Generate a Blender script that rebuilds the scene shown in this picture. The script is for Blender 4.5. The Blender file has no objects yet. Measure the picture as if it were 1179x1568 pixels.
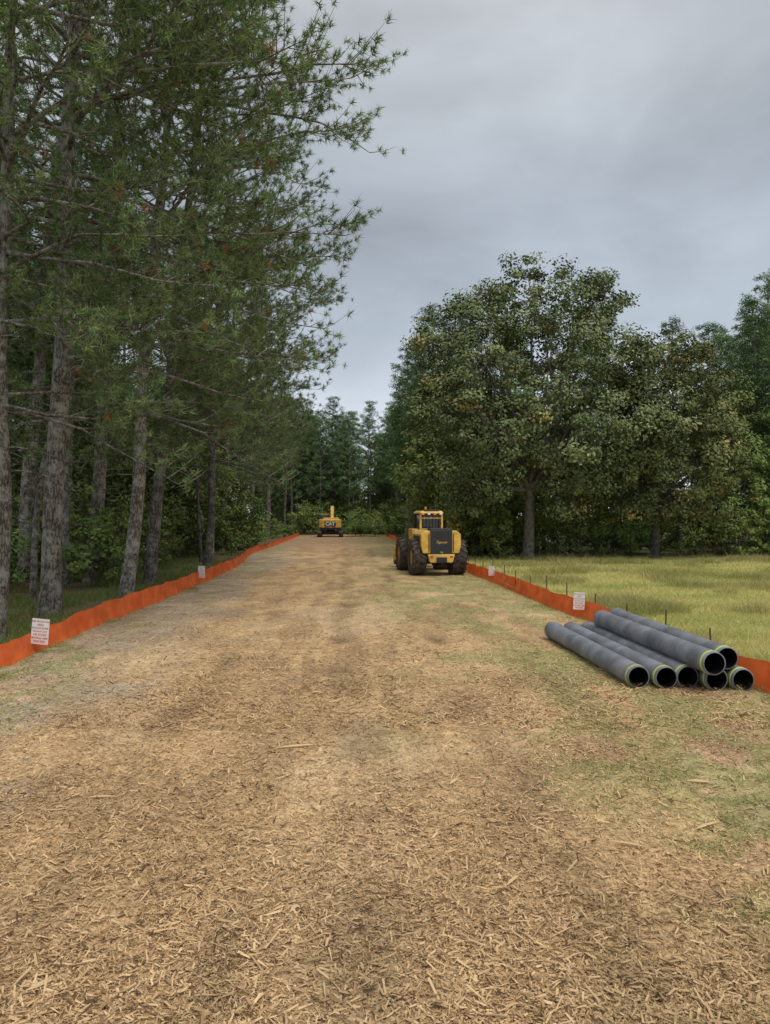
import bpy, math, random, bmesh
import numpy as np
from mathutils import Matrix, Vector
R = math.radians
scene = bpy.context.scene
COL = scene.collection

# ------------------------------------------------------------------ helpers
def link(o, parent=None):
    COL.objects.link(o)
    if parent is not None: o.parent = parent
    return o
def empty(name, loc=(0,0,0), rotz=0, parent=None):
    e = bpy.data.objects.new(name, None); e.location = loc; e.rotation_euler = (0,0,rotz)
    e.empty_display_size = .3
    return link(e, parent)

def make_mesh(name, parts, mats):
    Vs=[];L=[];S=[];MI=[];SM=[];C=[];off=0;lo=0
    for V,F,mi,c,sm in parts:
        V=np.asarray(V,float); F=np.asarray(F,int)
        if len(F)==0: continue
        Vs.append(V); L.append((F+off).ravel()); k=F.shape[1]
        S.append(lo+np.arange(len(F))*k); lo+=len(F)*k
        MI.append(np.full(len(F),mi)); SM.append(np.full(len(F),bool(sm)))
        if c is None: c=np.ones((len(V),3))*.5
        c=np.asarray(c,float)
        if c.ndim==1: c=np.tile(c,(len(V),1))
        C.append(c); off+=len(V)
    V=np.concatenate(Vs); L=np.concatenate(L); S=np.concatenate(S)
    me=bpy.data.meshes.new(name)
    me.vertices.add(len(V)); me.vertices.foreach_set('co',V.ravel())
    me.loops.add(len(L)); me.loops.foreach_set('vertex_index',L)
    me.polygons.add(len(S)); me.polygons.foreach_set('loop_start',S)
    me.polygons.foreach_set('material_index',np.concatenate(MI))
    me.polygons.foreach_set('use_smooth',np.concatenate(SM))
    for m in mats: me.materials.append(m)
    me.update(calc_edges=True)
    C=np.concatenate(C); a=me.color_attributes.new('Col','FLOAT_COLOR','POINT')
    a.data.foreach_set('color',np.hstack([C,np.ones((len(C),1))]).ravel())
    return me

def hsh(ix,iy,s):
    v=np.sin(ix*127.1+iy*311.7+s*74.7)*43758.5453
    return v-np.floor(v)
def vnoise(x,y,s=0):
    x=np.asarray(x,float); y=np.asarray(y,float)
    ix=np.floor(x);iy=np.floor(y);fx=x-ix;fy=y-iy
    fx=fx*fx*(3-2*fx);fy=fy*fy*(3-2*fy)
    return (hsh(ix,iy,s)*(1-fx)+hsh(ix+1,iy,s)*fx)*(1-fy)+(hsh(ix,iy+1,s)*(1-fx)+hsh(ix+1,iy+1,s)*fx)*fy
def fbm(x,y,s=0,o=4):
    t=0;a=.5;n=0
    for i in range(o):
        t=t+a*vnoise(x*2**i+i*17.3,y*2**i+i*9.1,s+i);n+=a;a*=.5
    return t/n
def sst(a,b,x):
    t=np.clip((x-a)/(b-a),0,1); return t*t*(3-2*t)

def tube(P,r,sides=6):
    P=np.asarray(P,float); n=len(P); r=np.broadcast_to(np.asarray(r,float),(n,))
    T=np.gradient(P,axis=0); T/=np.linalg.norm(T,axis=1,keepdims=True)+1e-9
    ref=np.array([0.,0,1.]) if abs(T[0,2])<.8 else np.array([1.,0,0])
    A=np.cross(T,ref); A/=np.linalg.norm(A,axis=1,keepdims=True)+1e-9
    B=np.cross(T,A)
    th=np.arange(sides)*2*np.pi/sides
    V=P[:,None,:]+r[:,None,None]*(A[:,None,:]*np.cos(th)[None,:,None]+B[:,None,:]*np.sin(th)[None,:,None])
    V=V.reshape(-1,3)
    i=np.arange(n-1)[:,None]*sides; j=np.arange(sides)[None,:]; j2=(j+1)%sides
    F=np.stack([i+j,i+j2,i+sides+j2,i+sides+j],-1).reshape(-1,4)
    return V,F

# ------------------------------------------------------------------ materials
def newmat(name):
    m=bpy.data.materials.new(name); m.use_nodes=True
    nt=m.node_tree; b=nt.nodes['Principled BSDF']
    return m,nt,b
def simple(name,col,rough=.5,metal=0,noise=.15,scale=8,bump=0,spec=.5):
    m,nt,b=newmat(name)
    b.inputs['Roughness'].default_value=rough; b.inputs['Metallic'].default_value=metal
    b.inputs['Specular IOR Level'].default_value=spec
    tc=nt.nodes.new('ShaderNodeTexCoord')
    n=nt.nodes.new('ShaderNodeTexNoise'); n.inputs['Scale'].default_value=scale; n.inputs['Detail'].default_value=5
    nt.links.new(tc.outputs['Object'],n.inputs['Vector'])
    mr=nt.nodes.new('ShaderNodeMapRange'); mr.inputs['From Min'].default_value=.3; mr.inputs['From Max'].default_value=.7
    mr.inputs['To Min'].default_value=1-noise*1.6; mr.inputs['To Max'].default_value=1+noise*.6
    nt.links.new(n.outputs['Fac'],mr.inputs['Value'])
    mx=nt.nodes.new('ShaderNodeVectorMath'); mx.operation='SCALE'
    mx.inputs[0].default_value=col; nt.links.new(mr.outputs[0],mx.inputs['Scale'])
    nt.links.new(mx.outputs[0],b.inputs['Base Color'])
    if bump:
        bp=nt.nodes.new('ShaderNodeBump'); bp.inputs['Strength'].default_value=bump; bp.inputs['Distance'].default_value=.02
        nt.links.new(n.outputs['Fac'],bp.inputs['Height']); nt.links.new(bp.outputs[0],b.inputs['Normal'])
    return m
def attrmat(name,rand=0,trans=0):
    m=bpy.data.materials.new(name); m.use_nodes=True; nt=m.node_tree
    nt.nodes.remove(nt.nodes['Principled BSDF'])
    b=nt.nodes.new('ShaderNodeBsdfDiffuse')
    a=nt.nodes.new('ShaderNodeAttribute'); a.attribute_name='Col'
    out=a.outputs['Color']
    if rand:
        oi=nt.nodes.new('ShaderNodeObjectInfo'); mr=nt.nodes.new('ShaderNodeMapRange')
        mr.inputs['To Min'].default_value=1-rand; mr.inputs['To Max'].default_value=1+rand
        nt.links.new(oi.outputs['Random'],mr.inputs['Value'])
        s=nt.nodes.new('ShaderNodeVectorMath'); s.operation='SCALE'
        nt.links.new(out,s.inputs[0]); nt.links.new(mr.outputs[0],s.inputs['Scale']); out=s.outputs[0]
    nt.links.new(out,b.inputs['Color'])
    res=b.outputs[0]
    if trans:
        t=nt.nodes.new('ShaderNodeBsdfTranslucent'); nt.links.new(out,t.inputs['Color'])
        mx=nt.nodes.new('ShaderNodeMixShader'); mx.inputs[0].default_value=trans
        nt.links.new(res,mx.inputs[1]); nt.links.new(t.outputs[0],mx.inputs[2]); res=mx.outputs[0]
    nt.links.new(res,nt.nodes['Material Output'].inputs['Surface'])
    return m
M_needle=attrmat('pine_needles',.15)
M_leaf=attrmat('leaves',.2)
M_grass=attrmat('grass_blades',0,.3)
M_chip=attrmat('wood_chip')

def barkmat(name,c1,c2,c3):
    m,nt,b=newmat(name); b.inputs['Roughness'].default_value=.9; b.inputs['Specular IOR Level'].default_value=.15
    tc=nt.nodes.new('ShaderNodeTexCoord'); mp=nt.nodes.new('ShaderNodeMapping'); mp.inputs['Scale'].default_value=(1,1,.28)
    nt.links.new(tc.outputs['Object'],mp.inputs['Vector'])
    v=nt.nodes.new('ShaderNodeTexVoronoi'); v.feature='DISTANCE_TO_EDGE'; v.inputs['Scale'].default_value=14
    n0=nt.nodes.new('ShaderNodeTexNoise'); n0.inputs['Scale'].default_value=10
    ad=nt.nodes.new('ShaderNodeMixRGB'); ad.blend_type='ADD'; ad.inputs[0].default_value=.12
    nt.links.new(mp.outputs[0],n0.inputs['Vector']); nt.links.new(mp.outputs[0],ad.inputs[1]); nt.links.new(n0.outputs['Color'],ad.inputs[2])
    nt.links.new(ad.outputs[0],v.inputs['Vector'])
    r=nt.nodes.new('ShaderNodeValToRGB'); r.color_ramp.elements[0].color=(*c1,1); r.color_ramp.elements[1].color=(*c2,1)
    r.color_ramp.elements[1].position=.2
    nt.links.new(v.outputs['Distance'],r.inputs[0])
    n=nt.nodes.new('ShaderNodeTexNoise'); n.inputs['Scale'].default_value=3.2; n.inputs['Detail'].default_value=8; n.inputs['Roughness'].default_value=.75
    nt.links.new(tc.outputs['Object'],n.inputs['Vector'])
    r2=nt.nodes.new('ShaderNodeValToRGB'); r2.color_ramp.elements[0].position=.47; r2.color_ramp.elements[1].position=.58
    nt.links.new(n.outputs['Fac'],r2.inputs[0])
    mx=nt.nodes.new('ShaderNodeMixRGB'); mx.inputs[2].default_value=(*c3,1)
    ml=nt.nodes.new('ShaderNodeMath'); ml.operation='MULTIPLY'; ml.inputs[1].default_value=.6
    nt.links.new(r2.outputs[0],ml.inputs[0]); nt.links.new(ml.outputs[0],mx.inputs[0]); nt.links.new(r.outputs[0],mx.inputs[1])
    oi=nt.nodes.new('ShaderNodeObjectInfo'); mr=nt.nodes.new('ShaderNodeMapRange'); mr.inputs['To Min'].default_value=.5; mr.inputs['To Max'].default_value=1.2
    nt.links.new(oi.outputs['Random'],mr.inputs['Value'])
    s=nt.nodes.new('ShaderNodeVectorMath'); s.operation='SCALE'; nt.links.new(mx.outputs[0],s.inputs[0]); nt.links.new(mr.outputs[0],s.inputs['Scale'])
    nt.links.new(s.outputs[0],b.inputs['Base Color'])
    bp=nt.nodes.new('ShaderNodeBump'); bp.inputs['Strength'].default_value=.9; bp.inputs['Distance'].default_value=.04
    nt.links.new(r.outputs[0],bp.inputs['Height']); nt.links.new(bp.outputs[0],b.inputs['Normal'])
    return m
M_bark=barkmat('pine_bark',(.04,.034,.028),(.20,.175,.145),(.42,.42,.37))
M_bark2=barkmat('oak_bark',(.05,.042,.035),(.15,.135,.11),(.22,.22,.19))

# ------------------------------------------------------------------ layout curves
LF=np.array([(-6.2,-4),(-6.3,2),(-6.5,10),(-6.65,12.7),(-6.9,18),(-6.95,22),(-7.2,28.6),(-7.6,37.7),(-9.2,50),(-10.2,77),(-11.4,98)])
RF=np.array([(5.8,-4),(5.75,2),(5.68,10.6),(5.42,15),(5.2,17.8),(4.85,20.3),(4.3,28.6),(3.9,34),(2.7,50),(0.9,82),(0.2,98)])
def xl(y): return np.interp(y,LF[:,1],LF[:,0])
def xr(y): return np.interp(y,RF[:,1],RF[:,0])
def rut(x,y,x0,w):
    c=x0-.055*(y-5)+.14*np.sin(y*.33+x0*2)+.07*np.sin(y*.9+x0)+.12*(vnoise(x*2,y*3,77)-.5)
    return np.exp(-np.abs((x-c)/w)**2.6)
RUTS=[(-2.3,.20),(-.22,.30),(1.5,.22),(3.0,.22),(-.95,.14),(.6,.13),(-3.3,.2)]
RAMP=[.4,1.0,.8,.4,.5,.45,.3]
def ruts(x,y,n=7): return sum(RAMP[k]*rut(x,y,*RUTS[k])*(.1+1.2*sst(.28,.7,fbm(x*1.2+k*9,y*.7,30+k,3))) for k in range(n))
def gh(x,y):
    near=np.clip(1-np.abs(y-15)/60,0,1)
    z=.10*(fbm(x*.25,y*.2,3,3)-.5)*sst(3,12,np.abs(x)+y*.1)
    z=z+.06*(fbm(x*1.1,y*.8,5,3)-.5)*near
    f=sst(24,12,y)
    z=z+.055*(fbm(x*4,y*4,6,3)-.5)*f+.02*(vnoise(x*12,y*12,8)-.5)*f
    rt=ruts(x,y,4)
    z=z-(.035-.010*np.sin(y*23+x*5+2*vnoise(x*3,y*2,9))*f)*rt*near
    return z
def masks(x,y):
    L=x-xl(y); Rr=xr(y)-x
    n1=fbm(x*.7,y*.45,11,4); n2=fbm(x*1.6,y*1.1,12,4); n3=fbm(x*.35,y*.3,13,3)
    road=sst(-.1,.1,L)*sst(-.1,.1,Rr)*sst(112,96,y)
    grey=sst(3.2,1.0,L+(n1-.5)*4.5)*road
    gr=sst(5.3,2.6,Rr+(n1-.5)*5)*sst(.33,.52,n2)
    mid=sst(17,22,y)*sst(48,34,y)*sst(-2.5,1.0,x+(n1-.5)*5)*sst(.36,.6,n2)*.8
    edge=sst(1.0,.2,Rr)*.8
    lg=np.maximum(sst(2.6,.6,L)*sst(.53,.64,n2),sst(.5,.05,L)*.8)
    grass=np.clip(np.maximum.reduce([gr,mid,edge,lg])*road,0,1)
    red=sst(3.0,1.2,Rr+(n3-.5)*3)*sst(14,8,y)*road*(1-grass)*.75
    red=np.maximum(red,sst(45,75,y)*road*.85)
    bare=sst(.52,.66,fbm(x*.55,y*.3,17,4))*road
    chip=np.clip(road-grey*.6-grass*.6-red*.75-bare*.3,0,1)
    field=sst(-.1,.3,-Rr)*sst(46,38,y)
    return dict(road=road,grey=grey,grass=grass,red=red,chip=chip,field=field,bare=bare)

# ------------------------------------------------------------------ ground
gx=np.concatenate([np.linspace(-400,-13,40)[:-1],np.arange(-13,-7,.12),np.arange(-7,7,.055),np.arange(7,11,.12),np.linspace(11,45,80)[:-1],np.linspace(45,400,30)])
gy=np.concatenate([np.linspace(-60,2.4,20)[:-1],np.arange(2.4,18,.055),np.arange(18,45,.2),np.arange(45,115,.8),np.linspace(115,700,40)])
X,Y=np.meshgrid(gx,gy); xf=X.ravel(); yf=Y.ravel()
mk=masks(xf,yf)
def mixc(c,col,m): return c*(1-m[:,None])+np.array(col)[None,:]*m[:,None]
c=np.tile(np.array([.16,.12,.07]),(len(xf),1))
c=mixc(c,(.11,.14,.05),sst(.42,.6,fbm(xf*.4,yf*.4,21,3)))
c=mixc(c,(.60,.53,.23),mk['field']); c=mixc(c,(.36,.38,.14),mk['field']*sst(.45,.7,fbm(xf*.3,yf*.8,22,3)))
c=mixc(c,(.54,.365,.19),mk['road'])
c=mixc(c,(.38,.25,.135),mk['road']*sst(.45,.66,fbm(xf*1.5,yf*.6,25,4))*.8)
c=mixc(c,(.64,.47,.28),mk['bare']*.6)
c=mixc(c,(.35,.27,.19),mk['grey']*.8); c=mixc(c,(.43,.36,.275),mk['grey']*sst(.48,.68,fbm(xf*1.2,yf*1.2,26,4))*.8)
c=mixc(c,(.33,.21,.125),mk['red'])
c=mixc(c,(.27,.28,.11),mk['grass']*.65)
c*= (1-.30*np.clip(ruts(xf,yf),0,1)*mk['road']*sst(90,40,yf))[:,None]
c*= (.74+.52*fbm(xf*2.5,yf*2.0,31,4))[:,None]
V=np.stack([xf,yf,gh(xf,yf)],1)
nx=len(gx);ny=len(gy)
i=np.arange(ny-1)[:,None]*nx; j=np.arange(nx-1)[None,:]
F=np.stack([i+j,i+j+1,i+nx+j+1,i+nx+j],-1).reshape(-1,4)
m,nt,b=newmat('ground_soil'); b.inputs['Roughness'].default_value=.95; b.inputs['Specular IOR Level'].default_value=.1
at=nt.nodes.new('ShaderNodeAttribute'); at.attribute_name='Col'
tc=nt.nodes.new('ShaderNodeTexCoord')
def vor(scale,stretch,rot):
    mp=nt.nodes.new('ShaderNodeMapping'); mp.inputs['Scale'].default_value=stretch; mp.inputs['Rotation'].default_value=(0,0,rot)
    nt.links.new(tc.outputs['Object'],mp.inputs['Vector'])
    v=nt.nodes.new('ShaderNodeTexVoronoi'); v.inputs['Scale'].default_value=scale
    nt.links.new(mp.outputs[0],v.inputs['Vector'])
    s=nt.nodes.new('ShaderNodeSeparateColor'); nt.links.new(v.outputs['Color'],s.inputs[0]); return s.outputs[0]
a1=vor(30,(1,3,1),.5); a2=vor(24,(3,1,1),-.3)
n=nt.nodes.new('ShaderNodeTexNoise'); n.inputs['Scale'].default_value=7; n.inputs['Detail'].default_value=6; n.inputs['Roughness'].default_value=.8
nt.links.new(tc.outputs['Object'],n.inputs['Vector'])
def mth(op,a,bb):
    q=nt.nodes.new('ShaderNodeMath'); q.operation=op
    for k,v in enumerate((a,bb)):
        if isinstance(v,(int,float)): q.inputs[k].default_value=v
        else: nt.links.new(v,q.inputs[k])
    return q.outputs[0]
s=mth('ADD',mth('MULTIPLY',a1,.5),mth('MULTIPLY',a2,.5)); s=mth('ADD',s,mth('MULTIPLY',n.outputs['Fac'],1.7)); s=mth('ADD',s,-.34)
sc=nt.nodes.new('ShaderNodeVectorMath'); sc.operation='SCALE'
nt.links.new(at.outputs['Color'],sc.inputs[0]); nt.links.new(s,sc.inputs['Scale']); nt.links.new(sc.outputs[0],b.inputs['Base Color'])
bp=nt.nodes.new('ShaderNodeBump'); bp.inputs['Strength'].default_value=.8; bp.inputs['Distance'].default_value=.025
nt.links.new(n.outputs['Fac'],bp.inputs['Height']); nt.links.new(bp.outputs[0],b.inputs['Normal'])
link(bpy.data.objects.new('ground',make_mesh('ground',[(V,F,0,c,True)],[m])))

# ------------------------------------------------------------------ wood chips on the track
rng=np.random.default_rng(5)
def chips(N,y0,y1,pw,ls,seed):
    r=np.random.default_rng(seed)
    u=r.random(N); e=1-pw
    y=(y0**e+(y1**e-y0**e)*u)**(1/e)
    x=(r.random(N)*2-1)*(.56*y+1.0)
    k=masks(x,y); dens=np.clip(k['chip']*(.5+1.0*sst(.35,.6,fbm(x*1.1,y*.8,71,4)))+.2*k['grass']+.2*k['grey']+.12*k['red'],0,1)
    keep=r.random(N)<dens*(xl(y)+.2<x)*(x<xr(y)-.1)
    x=x[keep];y=y[keep];N=len(x)
    l=np.clip(r.lognormal(math.log(ls),.6,N),.008,.16); w=l*r.uniform(.07,.32,N); w=np.clip(w,.0025,.015)
    yaw=r.random(N)*2*np.pi; pit=r.normal(0,.24,N); rol=r.normal(0,.45,N)
    d=np.stack([np.cos(yaw)*np.cos(pit),np.sin(yaw)*np.cos(pit),np.sin(pit)],1)
    s=np.stack([-np.sin(yaw)*np.cos(rol),np.cos(yaw)*np.cos(rol),np.sin(rol)],1)
    p=np.stack([x,y,gh(x,y)+r.uniform(.002,.016,N)+np.abs(np.sin(pit))*l*.3],1)
    tp=r.uniform(.2,1,N)
    A=p-d*l[:,None]/2-s*w[:,None]/2; B=p+d*l[:,None]/2-s*(w*tp)[:,None]/2
    C_=p+d*l[:,None]/2+s*(w*tp)[:,None]/2; D=p-d*l[:,None]/2+s*w[:,None]/2
    V=np.stack([A,B,C_,D],1).reshape(-1,3); F=np.arange(4*N).reshape(-1,4)
    t=r.beta(1.6,1.2,N)
    col=np.array([.27,.16,.075])*(1-t[:,None])+np.array([.76,.54,.30])*t[:,None]
    g=r.random(N)<.09; col[g]=np.array([.12,.075,.045])
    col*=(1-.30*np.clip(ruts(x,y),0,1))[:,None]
    col*=(.76+.48*fbm(x*1.3,y*.5,25,4))[:,None]
    return V,F,0,np.repeat(col,4,0),False
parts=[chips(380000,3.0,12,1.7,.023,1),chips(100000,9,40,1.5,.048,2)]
def stick(x,y,l,w,yaw,col=(.68,.50,.29)):
    d=np.array([math.cos(yaw),math.sin(yaw),0.]); z=gh(np.array([x]),np.array([y]))[0]+.02
    P=np.array([x,y,z])+d[None,:]*np.linspace(-.5,.5,4)[:,None]*l
    P[1:3,2]+=.006
    V,F=tube(P,np.array([.15,1,.8,.1])*w,5); return (V,F,0,np.array(col),False)
for a in [(-.95,8.3,.55,.018,.25),(.68,7.25,.2,.02,1.0),(3.05,7.2,.25,.02,-.2),(-1.0,10.8,.2,.012,.2),(2.7,6.2,.3,.015,.5),(-1.9,4.1,.16,.016,.7),(1.9,5.8,.3,.012,-.4),(.9,5.2,.2,.012,.9),(-2.6,6.8,.3,.012,.1),(3.3,5.6,.3,.014,.2),(-.6,4.9,.12,.013,1.2)]:
    parts.append(stick(*a))
for k in range(300):
    y=3.6+12*rng.random()**1.5; x=rng.uniform(-.5,.5)*y
    parts.append(stick(x,y,rng.uniform(.06,.2),rng.uniform(.003,.008),rng.uniform(0,3.1),tuple(np.array([.64,.46,.26])*rng.uniform(.45,1.15))))
link(bpy.data.objects.new('wood_chips',make_mesh('wood_chips',parts,[M_chip])))

# ------------------------------------------------------------------ grass
def blades(x,y,h,w,cols,seed,lean=.5):
    r=np.random.default_rng(seed); N=len(x)
    yaw=r.random(N)*2*np.pi; s=np.stack([np.cos(yaw),np.sin(yaw),np.zeros(N)],1)
    ln=np.stack([r.normal(0,lean,N),r.normal(0,lean,N),np.ones(N)],1)
    p=np.stack([x,y,gh(x,y)-.01],1)
    A=p-s*w[:,None]/2;B=p+s*w[:,None]/2;C_=p+ln*h[:,None]
    V=np.stack([A,B,C_],1).reshape(-1,3)
    return V,np.arange(3*N).reshape(-1,3),0,np.repeat(cols,3,0),False
def gcol(N,r,a=(.13,.19,.04),b_=(.42,.40,.15)):
    t=r.beta(1.4,1.6,N)[:,None]; return np.array(a)*(1-t)+np.array(b_)*t
r=np.random.default_rng(7)
N=210000; y=12*(46/12)**r.random(N); x=xr(y)+.05+r.random(N)*(y*.6+3)
n_=fbm(x*.6,y*.6,41,3); tall=sst(.53,.66,fbm(x*.45,y*.45,44,3))
h=(.04+.08*n_+.06*r.random(N)+.32*tall*r.random(N))*np.where(r.random(N)<.03,2.2,1); w=.008+.0006*y
cc=gcol(N,r,(.40,.42,.12),(.84,.72,.36)); gm=sst(.45,.65,fbm(x*.3,y*.9,42,3))[:,None]
cc=cc*(1-gm*.4)+np.array([.26,.36,.09])*gm*.4; cc=cc*(1-.3*tall[:,None])
link(bpy.data.objects.new('meadow_grass',make_mesh('meadow_grass',[blades(x,y,h,w,cc,1,.9)],[M_grass])))
N=520000; u=r.random(N); y=(3.3**-.6+(42**-.6-3.3**-.6)*u)**(1/-.6); x=r.uniform(-1,1,N)*(.56*y+1)
k=masks(x,y); keep=r.random(N)<k['grass']*sst(.3,.75,vnoise(x*5,y*5,55))*.95
x=x[keep];y=y[keep];N=len(x)
h=r.uniform(.012,.06,N)*(1+2.0*sst(1.0,.1,xr(y)-x)+1.6*sst(.8,.1,x-xl(y))); w=.003+.0006*y
link(bpy.data.objects.new('track_grass',make_mesh('track_grass',[blades(x,y,h,w,gcol(N,r,(.15,.25,.06),(.48,.46,.20)),2,.9)],[M_grass])))
N=80000; y=11*(60/11)**r.random(N); x=xl(y)-.1-r.random(N)*(y*.45+1)
keep=fbm(x*.5,y*.5,60,3)>.46; x=x[keep];y=y[keep];N=len(x)
link(bpy.data.objects.new('forest_floor_grass',make_mesh('forest_floor_grass',[blades(x,y,r.uniform(.05,.3,N),.008+.0006*y,gcol(N,r,(.10,.17,.04),(.34,.32,.12)),3)],[M_grass])))

# ------------------------------------------------------------------ trees
def unit(v): return v/(np.linalg.norm(v,axis=-1,keepdims=True)+1e-9)
def pine_mesh(name,seed,H,cb,Lmax,nb,r0,open_f=0,count=22,nlen=.25,nw=.03,sides=12,dead=20,colA=(.06,.115,.045),colB=(.24,.30,.13),tuftstep=.26,pw=.62,bend=.1,low=0):
    r=np.random.default_rng(seed); parts=[]
    n=22; z=np.linspace(0,1,n)**1.15*H
    px=bend*(np.sin(z*.25+seed)*(z/H)*2+np.sin(z*.6+seed*3)*.6); py=bend*np.cos(z*.21+seed*2)*(z/H)*2
    px-=px[0];py-=py[0]
    rad=r0*(1-(z/H))**.75*.95+.02; rad[0]*=1.3
    P=np.stack([px,py,z-.1],1); V,F=tube(P,rad,sides)
    V+=r.normal(0,r0*.05,V.shape)*np.array([1,1,0]); parts.append((V,F,0,None,True))
    TP=[];TD=[];TC=[]
    for b in range(nb+dead+low):
        isdead=nb<=b<nb+dead; islow=b>=nb+dead
        if isdead: zb=r.uniform(.10,cb+.1)*H
        elif islow: zb=r.uniform(cb*.65,cb)*H
        else: zb=H*(cb+(1-cb)*((b+r.random())/nb)*.985)
        rel=max(0,(zb/H-cb)/(1-cb))
        az=r.random()*2*np.pi if isdead else b*2.4+r.normal(0,.5)
        L=Lmax*((1-rel)**pw*.93+.07)*min(1,.6+rel*2.5)*r.uniform(.62,1.08)
        if open_f: L*=1+open_f*math.cos(az)
        if isdead: L=r.uniform(.3,2.4)
        if islow: az=r.normal(0,.7); L=Lmax*r.uniform(.4,.8)
        d=np.array([math.cos(az),math.sin(az),0]); sd=np.array([-d[1],d[0],0])
        s=np.linspace(0,1,8)
        el=math.tan(-.14+rel*.8+r.normal(0,.16)); bow=r.normal(-.25,.15)
        wob=r.normal(0,.07,2)
        p0=np.array([np.interp(zb,z,px),np.interp(zb,z,py),zb])
        P=p0+d*L*s[:,None]+np.array([0,0,1])*(L*(el*s-bow*s*(1-s)+(.26*s**3)-.20*s**2))[:,None]+sd*(L*(wob[0]*np.sin(s*5)+wob[1]*2*s*s))[:,None]
        P[1:]+=r.normal(0,.02*L**.5,(7,3))
        rb=(.014+.009*L)*(1-s*.85)
        if isdead: rb=rb*.7
        V,F=tube(P,rb,5); parts.append((V,F,0,None,True))
        if isdead: continue
        ns=int(L*2.8)+3
        for q in range(ns):
            t=1-(.72*r.random()**1.15) if q<ns-1 else 1
            ii=t*7; i0=min(int(ii),6); pp=P[i0]*(1-(ii-i0))+P[i0+1]*(ii-i0)
            sg=1 if q%2 else -1; an=r.uniform(.4,1.2)*sg if t<.99 else r.normal(0,.2)
            dd=d*math.cos(an)+sd*math.sin(an)+np.array([0,0,r.normal(.3,.3)])
            sl=min(1.8,L*r.uniform(.1,.3)*(1.35-t)+.35)
            ts=np.linspace(0,1,3)[:,None]
            Q=pp+dd*sl*ts+np.array([0,0,1])*(.25*sl*ts**2)
            V,F=tube(Q,np.array([.014,.009,.004])*(.7+sl*.5),3); parts.append((V,F,0,None,False))
            m_=max(2,int(sl/tuftstep)); br=r.uniform(.6,1.4)
            for tt in np.linspace(.4,1,m_):
                c0=pp+dd*sl*tt+np.array([0,0,.25*sl*tt**2])
                TP.append(c0+r.normal(0,.08,3)); TD.append(dd+np.array([0,0,.8])+r.normal(0,.4,3)); TC.append(br*r.uniform(.8,1.2))
    TP=np.array(TP);TD=unit(np.array(TD));TC=np.array(TC);NT=len(TP)
    p=np.repeat(TP,count,0); ax=np.repeat(TD,count,0); N=len(p)
    d=unit(ax*.6+unit(r.normal(0,1,(N,3)))*.9)
    l=nlen*r.uniform(.6,1.1,N); s=unit(np.cross(d,r.normal(0,1,(N,3))))
    b0=p+ax*r.uniform(-.12,.04,N)[:,None]
    tip=b0+d*l[:,None]; tip[:,2]-=l*.10
    V=np.stack([b0-s*nw/2,b0+s*nw/2,tip],1).reshape(-1,3)
    t=r.random(N)[:,None]; col=np.array(colA)*(1-t)+np.array(colB)*t
    col=col*np.repeat(TC,count)[:,None]
    bn=np.repeat(r.random(NT)<.012,count); col[bn]=np.array([.30,.16,.07])
    parts.append((V,np.arange(3*N).reshape(-1,3),1,np.repeat(col,3,0),False))
    print(name,'tufts',NT,'tris',N)
    return make_mesh(name,parts,[M_bark,M_needle])

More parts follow.
